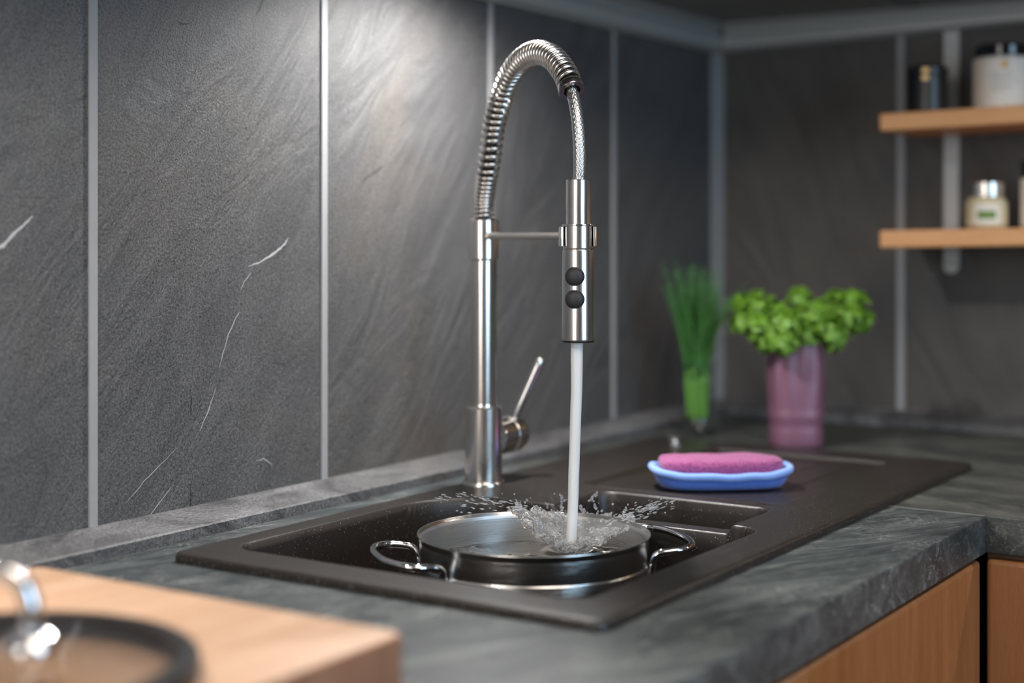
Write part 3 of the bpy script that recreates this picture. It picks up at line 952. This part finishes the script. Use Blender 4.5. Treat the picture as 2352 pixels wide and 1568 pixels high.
# ------------------------------------------------------------------ falling water and splash
def make_water():
    d = 1.530
    cu = [(785, 1325, 14.5), (800, 1325, 14.0), (900, 1324, 13.2), (1000, 1321, 12.6), (1100, 1317.5, 12.4), (1180, 1315, 12.2), (1240, 1312, 12.2), (1275, 1311, 13.5)]
    P, RR = [], []
    for v, u, hw in cu:
        P.append(FW * d + RT * ((u - 1176) / FPX * d) + Vector((0, 0, CAMZ + (537 - v) / FPX * d)))
        RR.append(hw / FPX * d)
    path = spline(P, 140)
    zs = [p.z for p in P][::-1]; rs = RR[::-1]
    V, F = tube(path, lambda s: float(np.interp(path[int(s * 139 + 0.5)].z, zs, rs)), 40,
                disp=lambda i, k: 0.00022 * noise.noise(Vector((math.cos(k/40*2*PI)*1.6, math.sin(k/40*2*PI)*1.6, i * 0.045))))
    o = mk('water_stream', (V, F), M['stream'], None, angle=None)
    tagp(o, 'white stream of water falling from the spray head into the pot', 'water')
    # splash: a ragged crown around the foot of the stream, with drops flung outwards
    imp = FW * d + RT * ((1311 - 1176) / FPX * d)
    z0 = ZW + 0.001
    def shape(th):
        c, s = math.cos(th), math.sin(th)
        wr, wl, wb, wf = max(0, c) ** 1.5, max(0, -c) ** 1.5, max(0, s) ** 1.5, max(0, -s) ** 1.5
        tot = wr + wl + wb + wf
        rad = (0.068 * wr + 0.060 * wl + 0.034 * wb + 0.040 * wf) / tot
        hgt = (0.038 * wr + 0.049 * wl + 0.031 * wb + 0.010 * wf) / tot
        return rad, hgt
    nt, ns = 300, 46
    top, bot = [], []
    for i in range(nt):
        th = 2 * PI * i / nt
        rad, hgt = shape(th)
        rag = 0.86 + 0.22 * noise.noise(Vector((math.cos(th) * 5, math.sin(th) * 5, 3.1))) + 0.13 * noise.noise(Vector((math.cos(th) * 17, math.sin(th) * 17, 7.7)))
        dv = RT * math.cos(th) + FW * math.sin(th)
        for j in range(ns):
            s = j / (ns - 1)
            r_ = 0.0055 + (rad * rag) * s
            z = z0 + hgt * rag * (s ** 1.12)
            amp = 0.0062 * min(1, s * 4)
            q = Vector((dv.x * r_ * 95, dv.y * r_ * 95, s * 3.0))
            nz = noise.fractal(q, 1.0, 2.0, 4) * amp
            st = noise.noise(Vector((math.cos(th) * 22, math.sin(th) * 22, s * 1.5))) * 0.0016
            p = imp + dv * (r_ - nz * 0.45) + Vector((0, 0, z + nz + st))
            th_ = 0.0009 + 0.0016 * (1 - s) + 0.0006 * noise.noise(q * 1.7)
            th_ = max(0.0003, th_) if j < ns - 1 else 0.0002
            top.append(p); bot.append(p - Vector((dv.x * -0.3, dv.y * -0.3, 0.95)) * th_)
    V = top + bot
    F = []
    o_ = nt * ns
    for i in range(nt):
        k = (i + 1) % nt
        for j in range(ns - 1):
            F.append((i*ns+j, k*ns+j, k*ns+j+1, i*ns+j+1))
            F.append((o_+i*ns+j+1, o_+k*ns+j+1, o_+k*ns+j, o_+i*ns+j))
        F.append((i*ns+ns-1, k*ns+ns-1, o_+k*ns+ns-1, o_+i*ns+ns-1))
        F.append((o_+i*ns, o_+k*ns, k*ns, i*ns))
    parts = [(V, F)]
    def drop(c, r_, dirv, st, sub=2):
        rot = dirv.to_track_quat('Z', 'Y').to_matrix()
        parts.append(ball(c, r_, 1, 1, st, sub, 0.05, rot))
    def spray(th0, dth, n, r0, r1, lift, rmin, rmax, stretch, flat=1.0):
        for _ in range(n):
            th = R(th0 + random.gauss(0, dth))
            rad, hgt = shape(th)
            k = r0 + (r1 - r0) * random.random() ** 1.6
            dv = RT * math.cos(th) + FW * math.sin(th)
            slope = Vector((dv.x * rad, dv.y * rad, hgt * (flat + 0.1))).normalized()
            kz = k if k < 0.95 else 0.95 + (k - 0.95) * flat
            c = imp + dv * rad * k + Vector((0, 0, z0 + hgt * kz + random.gauss(0, lift)))
            drop(c, random.uniform(rmin, rmax), slope, random.uniform(1.0, stretch), 1)
    spray(178, 13, 90, 0.8, 2.3, 0.0020, 0.00035, 0.0009, 9, 0.10)
    spray(4, 10, 100, 0.8, 1.55, 0.0022, 0.00040, 0.0011, 7, 0.45)
    spray(95, 34, 60, 0.8, 1.25, 0.003, 0.0005, 0.0015, 1.6)
    # strings of drops rising behind the stream
    for u0, v0, u1, v1, n in ((1287, 1135, 1290, 1172, 8), (1352, 1150, 1372, 1132, 9), (1362, 1140, 1372, 1178, 8), (1335, 1165, 1342, 1178, 5), (1306, 1118, 1308, 1126, 2)):
        for k in range(n):
            t = k / max(1, n - 1)
            dd = 1.565
            u, v = u0 + (u1-u0)*t + random.gauss(0, 1.5), v0 + (v1-v0)*t + random.gauss(0, 1.5)
            drop(FW * dd + RT * ((u - 1176) / FPX * dd) + Vector((0, 0, CAMZ + (537 - v) / FPX * dd)), random.uniform(0.0009, 0.0017), Vector((0.05, 0, 1)), random.uniform(1.0, 1.9), 2)
    # beads thrown about inside the foot of the crown
    for _ in range(160):
        th = random.uniform(0, 2 * PI)
        rad, hgt = shape(th)
        k = random.uniform(0.1, 0.7)
        dv = RT * math.cos(th) + FW * math.sin(th)
        c = imp + dv * rad * k + Vector((0, 0, z0 + hgt * k + random.uniform(0.001, 0.006)))
        drop(c, random.uniform(0.0005, 0.0017), Vector((dv.x, dv.y, 0.6)), random.uniform(1, 2.2), 1)
    o = mk('water_splash', join(*parts), M['splash'], None, angle=None)
    tagp(o, 'clear crown of splashing water and flung drops around the foot of the stream', 'splash', None, 'stuff')
make_water()

# ------------------------------------------------------------------ scouring pad
def make_pad():
    c = FW * 1.775 + RT * ((1655 - 1176) / FPX * 1.775)
    t = thing('scouring_pad', (c.x, c.y, ZS - 0.0040), 'blue cleaning pad with a pink scouring top lying on the black drainer', 'sponge', rz=R(33.2 - 90 + 5))
    hx, hy = 0.082, 0.041
    def ring(sx, sy, z, wob=0.0, lift=0.0, n=96, e=3.2):
        P = []
        for k in range(n):
            a = 2 * PI * k / n
            ca, sa = math.cos(a), math.sin(a)
            x = sx * math.copysign(abs(ca) ** (2 / e), ca); y = sy * math.copysign(abs(sa) ** (2 / e), sa)
            zz = z + lift * (abs(x) / hx) ** 3 + wob * noise.noise(Vector((x * 40, y * 40, z * 30)))
            P.append((x, y, zz))
        return P
    S = lambda a, b: ring(hx * a, hy * b, 0)
    rings = [ring(hx*0.80, hy*0.72, 0.0005), ring(hx*0.86, hy*0.80, 0.0015, 0.0), ring(hx*0.92, hy*0.90, 0.006, 0.0015, 0.002), ring(hx*0.95, hy*0.95, 0.011, 0.001, 0.004), ring(hx*0.96, hy*0.97, 0.0155, 0.001, 0.006), ring(hx*0.90, hy*0.86, 0.018, 0.002, 0.006)]
    mk('pad_body', loft(rings), M['blue'], t, angle=60)
    bind = []
    for x, y, z in ring(hx * 0.975, hy * 0.99, 0.0165, 0.0012, 0.0065, 120): bind.append(Vector((x, y, z)))
    bind.append(bind[0].copy()); bind.append(bind[1].copy())
    mk('binding', tube(bind, 0.0044, 12, cap=False, up=(0, 0, 1)), M['blue_edge'], t, angle=None)
    top = [ring(hx*0.87, hy*0.84, 0.0165, 0.001, 0.004), ring(hx*0.885, hy*0.865, 0.021, 0.001, 0.0045), ring(hx*0.880, hy*0.86, 0.028, 0.0015, 0.004), ring(hx*0.865, hy*0.83, 0.0318, 0.002, 0.0015), ring(hx*0.83, hy*0.76, 0.0342, 0.0025, 0.0), ring(hx*0.72, hy*0.50, 0.0354, 0.003, 0.0), ring(hx*0.40, hy*0.18, 0.0358, 0.002)]
    mk('scouring_top', loft(top), M['pink'], t, angle=70)
make_pad()

# ------------------------------------------------------------------ cutting board and glass lid
BX0, BX1, BY0, BY1, BT = 0.26, 0.792, 0.600, 0.963, 0.040
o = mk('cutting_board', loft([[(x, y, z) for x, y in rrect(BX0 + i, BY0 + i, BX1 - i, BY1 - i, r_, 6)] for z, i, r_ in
      ((ZC + 0.0002, 0.003, 0.008), (ZC + 0.003, 0.0, 0.010), (ZC + BT - 0.004, 0.0, 0.010), (ZC + BT - 0.0012, 0.0012, 0.009), (ZC + BT, 0.004, 0.008))]), M['board'], None, angle=45, mats=[M['board'], M['board_shaded']])
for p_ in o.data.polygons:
    if abs(p_.normal.y) > 0.8: p_.material_index = 1  # front and back sides take the beech with shade in its colour
tagp(o, 'thick pale wooden cutting board lying in the left foreground', 'cutting board')

def make_lid():
    ld = 0.868
    lc = FW * ld + RT * ((-32 - 1176) / FPX * ld)
    t = thing('glass_lid', (lc.x, lc.y, ZC + BT + 0.0003), 'glass pot lid with dark rim and arched metal handle on the cutting board', 'lid')
    dome = [(0.1145, 0.010), (0.105, 0.0125), (0.085, 0.0165), (0.060, 0.0200), (0.035, 0.0222), (0.015, 0.0230), (0.0, 0.0232)]
    th = 0.0035
    prof = dome + [(r_, z - th) for r_, z in dome[::-1]]
    mk('glass_dome', lathe(prof, 96, False), M['lid_glass'], t, angle=60)
    mk('rim', lathe([(0.1060, 0.0085), (0.1150, 0.001), (0.1185, 0.0), (0.1205, 0.0012), (0.1212, 0.004), (0.1208, 0.0115), (0.1190, 0.0142), (0.1150, 0.0152), (0.1060, 0.0145)], 128, True), M['black'], t)
    # arch of flat rod across the middle
    dr = RT
    wd = 0.026
    zt = 0.0232
    P = [dr * wd + Vector((0, 0, zt + 0.001)), dr * wd + Vector((0, 0, zt + 0.012)), dr * (wd * 0.98) + Vector((0, 0, zt + 0.024)), dr * (wd * 0.80) + Vector((0, 0, zt + 0.036)), dr * (wd * 0.45) + Vector((0, 0, zt + 0.043)),
         Vector((0, 0, zt + 0.045))]
    P = P + [Vector((-p.x, -p.y, p.z)) for p in P[-2::-1]]
    hd = mk('handle', tube(spline(P, 120), 0.0056, 18), M['chrome'], t, angle=None)
    for s in (-1, 1):
        mk('foot', xf(lathe([(0.0, 0.010), (0.008, 0.0096), (0.0125, 0.0065), (0.0150, 0.0020), (0.0150, -0.001), (0.0, -0.001)], 32), Matrix.Translation(dr * (wd * s) + Vector((0, 0, zt + 0.0003)))), M['chrome'], hd)
make_lid()

# ------------------------------------------------------------------ vase with parsley, glass with chives
def make_vase():
    c = FW * 2.150 + RT * ((1827 - 1176) / FPX * 2.150)
    t = thing('vase', (c.x, c.y, ZC), 'mauve ceramic vase with raised pattern behind the sink, holding parsley', 'vase', rz=R(33.2 - 90))
    hs = [(0.0, 0.0345), (0.002, 0.0362), (0.010, 0.0372), (0.040, 0.0378), (0.080, 0.0384), (0.110, 0.0380), (0.135, 0.0366), (0.147, 0.0362), (0.150, 0.0355), (0.150, 0.0325), (0.140, 0.0325), (0.05, 0.033), (0.006, 0.031)]
    def ring(r_, z, inner):
        P = []
        for k in range(120):
            a = 2 * PI * k / 120
            ca, sa = math.cos(a), math.sin(a)
            e = 3.0
            q = (abs(ca) ** e + abs(sa) ** e) ** (-1 / e)
            b = 0 if inner else 0.0011 * math.sin(12 * a) * math.exp(-((z - 0.105) / 0.035) ** 2) + 0.0012 * math.exp(-((z - 0.045) / 0.004) ** 2) - 0.0012 * math.exp(-((z - 0.030) / 0.004) ** 2)
            zz = z + (0.004 * ca if z > 0.13 else 0)
            P.append(((r_ + b) * q * ca, (r_ + b) * q * sa, zz))
        return P
    dense = []
    for (z0, r0), (z1, r1) in zip(hs, hs[1:]):
        nn = max(1, int(abs(z1 - z0) / 0.004))
        for k in range(nn): dense.append((z0 + (z1-z0)*k/nn, r0 + (r1-r0)*k/nn))
    dense.append(hs[-1])
    top_i = max(range(len(dense)), key=lambda i: dense[i][0])
    mk('vase_body', loft([ring(r_, z, i > top_i) for i, (z, r_) in enumerate(dense)]), M['vase'], t, angle=50)
    return c
VC = make_vase()

def leaflet(c, nrm, size):
    """a small crumpled frilly leaf"""
    n = nrm.normalized()
    a = n.orthogonal().normalized(); b = n.cross(a)
    ph = random.uniform(0, 6.28)
    V = [tuple(c + n * size * 0.15)]
    m = 12
    for k in range(m):
        q = 2 * PI * k / m
        rr = size * (0.75 + 0.3 * math.sin(3 * q + ph)) * random.uniform(0.75, 1.15)
        V.append(tuple(c + (a * math.cos(q) + b * math.sin(q)) * rr + n * size * random.uniform(-0.45, 0.35)))
    return V, [(0, 1 + k, 1 + (k + 1) % m) for k in range(m)]

def make_parsley():
    t = thing('parsley_bunch', (VC.x, VC.y, ZC + 0.010), 'bunch of bright green curly parsley standing in the mauve vase', 'herb')
    base = Vector((VC.x, VC.y, ZC + 0.010))
    heads = []    # (du px from vase axis, v px, depth offset, radius)
    for u, v, dd, r_ in ((1712, 735, 0.01, 0.022), (1740, 705, -0.01, 0.024), (1775, 720, 0.0, 0.025), (1745, 755, -0.03, 0.022), (1790, 755, -0.04, 0.024), (1815, 745, -0.045, 0.025), (1800, 785, -0.05, 0.021), (1835, 690, 0.02, 0.021),
                         (1855, 730, 0.0, 0.024), (1880, 720, -0.02, 0.022), (1905, 755, -0.03, 0.022), (1925, 700, 0.02, 0.024), (1960, 695, 0.01, 0.023), (1955, 730, -0.01, 0.023), (1980, 735, 0.02, 0.017), (1915, 780, -0.02, 0.018), (1850, 770, -0.03, 0.022), (1760, 785, -0.03, 0.016), (1935, 745, 0.0, 0.022), (1705, 700, 0.02, 0.015)):
        d = 2.150 + dd
        heads.append((FW * d + RT * ((u - 1176) / FPX * d) + Vector((0, 0, CAMZ + (537 - v) / FPX * d)), r_))
    parts, stems = [], []
    for h, r_ in heads:
        for _ in range(95):
            dv = Vector((random.gauss(0, 1), random.gauss(0, 1), random.gauss(0.25, 1))).normalized()
            k = random.random() ** 0.4
            parts.append(leaflet(h + dv * r_ * k, dv + Vector((0, 0, 0.4)), random.uniform(0.0045, 0.0085)))
        foot = base + Vector((random.uniform(-0.012, 0.012), random.uniform(-0.012, 0.012), 0.004))
        mouth = Vector((VC.x, VC.y, ZC + 0.150)) + Vector(((h.x - VC.x) * 0.16, (h.y - VC.y) * 0.16, 0)) 
        stems.append(tube(spline([foot, foot.lerp(mouth, 0.5), mouth, h], 16), lambda s: 0.0016 - 0.0006 * s, 6))
    sh = lambda vf: ([(x - base.x, y - base.y, z - base.z) for x, y, z in vf[0]], vf[1])
    mk('foliage', sh(join(*parts)), M['parsley'], t, smooth=True, angle=None)
    mk('stems', sh(join(*stems)), M['stem'], t, angle=None)
make_parsley()

GD = 2.255
GC = FW * GD + RT * ((1602 - 1176) / FPX * GD)
def make_glass():
    t = tagp(mk('drinking_glass', lathe([(0.0, 0.0), (0.0290, 0.0), (0.0305, 0.002), (0.0300, 0.010), (0.0255, 0.020), (0.0245, 0.030), (0.0285, 0.105), (0.0290, 0.112), (0.0278, 0.112), (0.0272, 0.105), (0.0228, 0.030), (0.018, 0.024), (0.0, 0.022)], 64), M['thin_glass'], None, angle=50, loc=(GC.x, GC.y, ZC)),
             'slim clear glass with thick base holding chives near the corner', 'glass')
make_glass()
def make_chives():
    t = thing('chive_bunch', (GC.x, GC.y, ZC + 0.024), 'upright bunch of dark green chives standing in the slim glass', 'herb')
    bl, pale = [], []
    for i in range(150):
        a = random.uniform(0, 2 * PI); q = math.sqrt(random.random())
        foot = Vector((math.cos(a), math.sin(a), 0)) * 0.015 * q
        lean = foot * random.uniform(1.2, 2.0) + Vector((random.gauss(0, 0.005), random.gauss(0, 0.005), 0))
        h = random.uniform(0.165, 0.235)
        if i > 122:     # a few blades fall to the right
            lean = Vector((RT.x, RT.y, 0)) * random.uniform(0.02, 0.062) + Vector((random.gauss(0, 0.006), random.gauss(0, 0.006), 0)); h = random.uniform(0.16, 0.205)
        elif i > 112: lean = Vector((RT.x, RT.y, 0)) * random.uniform(-0.045, -0.025); h = random.uniform(0.19, 0.245)
        f2 = foot * 1.25 + Vector((0, 0, 0.070))
        tip = Vector((foot.x + lean.x * 1.0, foot.y + lean.y, h))
        mid = Vector((f2.x + (tip.x - f2.x) * 0.45, f2.y + (tip.y - f2.y) * 0.45, 0.070 + (h - 0.070) * 0.55))
        path = spline([foot, f2, mid, tip], 22)
        pale.append(tube(path[:8], 0.0015, 5))
        bl.append(tube(path[7:], lambda s: 0.0015 - 0.0010 * s, 5))
    mk('blades', join(*bl), M['chive'], t, angle=None)
    mk('pale_stalks', join(*pale), M['stem'], t, angle=None)
make_chives()

# ------------------------------------------------------------------ shelves on the side wall and what stands on them
TILT = R(-1.0)
def make_shelf(ztop, label):
    y1 = 0.772
    t = thing('wall_shelf', (XW - 0.180, y1, ztop - 0.026), label, 'shelf')
    t.rotation_euler = (TILT, 0, 0)
    bev(mk('board', box(0, -1.2, 0, 0.174, 0, 0.026), M['shelf'], t, smooth=False), 0.004, 3)
    return t
ZU1, ZU2 = 1.3775, 1.2050
make_shelf(ZU1, 'upper wooden wall shelf with the large cream jar')
make_shelf(ZU2, 'lower wooden wall shelf with the small herb jar')
rl = thing('shelf_rail', (XW - 0.006, 0.7185, 1.13), 'pale metal shelf rail fixed upright on the side wall behind both shelves', 'rail')
bev(mk('rail_profile', join(extr([(-0.0125, 0.022), (0.0125, 0.022), (0.0125, 0.41), (-0.0125, 0.41)], 'x', 0.0, 0.0055)), M['alu'], rl, smooth=False), 0.0015)
mk('end_piece', extr([(0.0125 * math.cos(R(a)), 0.0215 + 0.0125 * math.sin(R(a))) for a in range(180, 361, 12)], 'x', 0.0, 0.0055), M['alu'], rl, smooth=False)

def on_shelf(u, d, ztop):
    p = FW * d + RT * ((u - 1176) / FPX * d)
    return Vector((p.x, p.y, ztop + (0.772 - p.y) * math.tan(-TILT) + 0.0004))

def band(r_, z0, z1, a0, a1, n=40, th=0.0003):
    """a curved label: from angle a0 to a1 (0 = towards the viewer, positive to the right)"""
    V, F = [], []
    toc = -FW
    for k in range(n + 1):
        a = R(a0 + (a1 - a0) * k / n)
        dv = toc * math.cos(a) + RT * math.sin(a)
        for rr, z in ((r_, z0), (r_, z1), (r_ + th, z1), (r_ + th, z0)): V.append((dv.x * rr, dv.y * rr, z))
    for k in range(n):
        for m in range(4): F.append((k*4+m, k*4+(m+1) % 4, (k+1)*4+(m+1) % 4, (k+1)*4+m))
    F += [(0, 1, 2, 3), tuple(n * 4 + m for m in (3, 2, 1, 0))]
    return V, F

def make_big_jar():
    d = 2.235
    p = on_shelf(2303, d, ZU1)
    t = thing('storage_jar', p, 'large jar with cream label and glossy black lid on the upper shelf', 'jar')
    r_ = 0.0425
    mk('jar_body', lathe([(0.0, 0.0), (r_ - 0.004, 0.0), (r_, 0.004), (r_, 0.074), (r_ - 0.003, 0.078), (0.0, 0.078)], 64), M['label_cream'], t)
    mk('lid', lathe([(0.0, 0.0785), (r_ - 0.003, 0.0785), (r_ - 0.0025, 0.0795), (r_ - 0.0025, 0.094), (r_ - 0.005, 0.0965), (0.0, 0.0965)], 64), M['black_gloss'], t)
    mk('emblem', join(band(r_ + 0.0002, 0.060, 0.0715, -22, -8)), M['gold'], t)
    rows = [band(r_ + 0.0002, z, z + 0.0012, -40, b) for z, b in ((0.052, 2), (0.047, -4), (0.042, 6), (0.037, -8), (0.032, 2), (0.027, -12))]
    mk('fine_print', join(*rows), M['print'], t)
make_big_jar()

def make_black_tin():
    d = 2.250
    p = on_shelf(2130, d, ZU1)
    t = thing('storage_tin', p, 'matt black tin with a small golden mark left of the large cream jar', 'tin')
    r_ = 0.0290
    mk('tin_body', lathe([(0.0, 0.0), (r_ - 0.003, 0.0), (r_, 0.003), (r_, 0.054), (r_ - 0.001, 0.055), (0.0, 0.055)], 56), M['black'], t)
    mk('lid', lathe([(0.0, 0.0555), (r_ + 0.0006, 0.0555), (r_ + 0.0008, 0.0565), (r_ + 0.0006, 0.066), (r_ - 0.003, 0.069), (0.0, 0.069)], 56), M['black'], t)
    mk('emblem', join(band(r_ + 0.0010, 0.058, 0.0645, -30, -9), band(r_ + 0.0003, 0.047, 0.054, -31, -10)), M['gold'], t)
make_black_tin()

def make_small_jar():
    d = 2.235
    p = on_shelf(2266, d, ZU2)
    t = thing('spice_jar', p, 'small clear jar of pale cream with green label and silver lid on the lower shelf', 'jar')
    r_ = 0.0295
    mk('jar_body', lathe([(0.0, 0.0), (r_ - 0.004, 0.0), (r_, 0.004), (r_, 0.038), (r_ - 0.004, 0.044), (r_ - 0.006, 0.046), (0.0, 0.046)], 56), M['cream'], t)
    mk('paper_label', band(r_ + 0.0003, 0.007, 0.036, -55, 22), M['white_paper'], t)
    mk('green_mark', band(r_ + 0.0008, 0.014, 0.026, -42, 8), M['green_print'], t)
    mk('lid', lathe([(0.0, 0.0465), (r_ - 0.0035, 0.0465), (r_ - 0.0025, 0.0475), (r_ - 0.0025, 0.050), (r_ - 0.0035, 0.051), (r_ - 0.003, 0.067), (r_ - 0.005, 0.069), (0.0, 0.069)], 56), M['lid_metal'], t)
make_small_jar()

def make_edge_bottle():
    d = 2.215
    p = on_shelf(2388, d, ZU2)
    t = thing('storage_jar', p, 'tall cream jar with black cap cut by the right edge on the lower shelf', 'jar')
    r_ = 0.0270
    mk('jar_body', lathe([(0.0, 0.0), (r_ - 0.003, 0.0), (r_, 0.003), (r_, 0.071), (r_ - 0.002, 0.073), (0.0, 0.073)], 56), M['label_cream'], t)
    mk('cap', lathe([(0.0, 0.0735), (r_ - 0.002, 0.0735), (r_ - 0.002, 0.096), (r_ - 0.004, 0.098), (0.0, 0.098)], 56), M['black_gloss'], t)
make_edge_bottle()
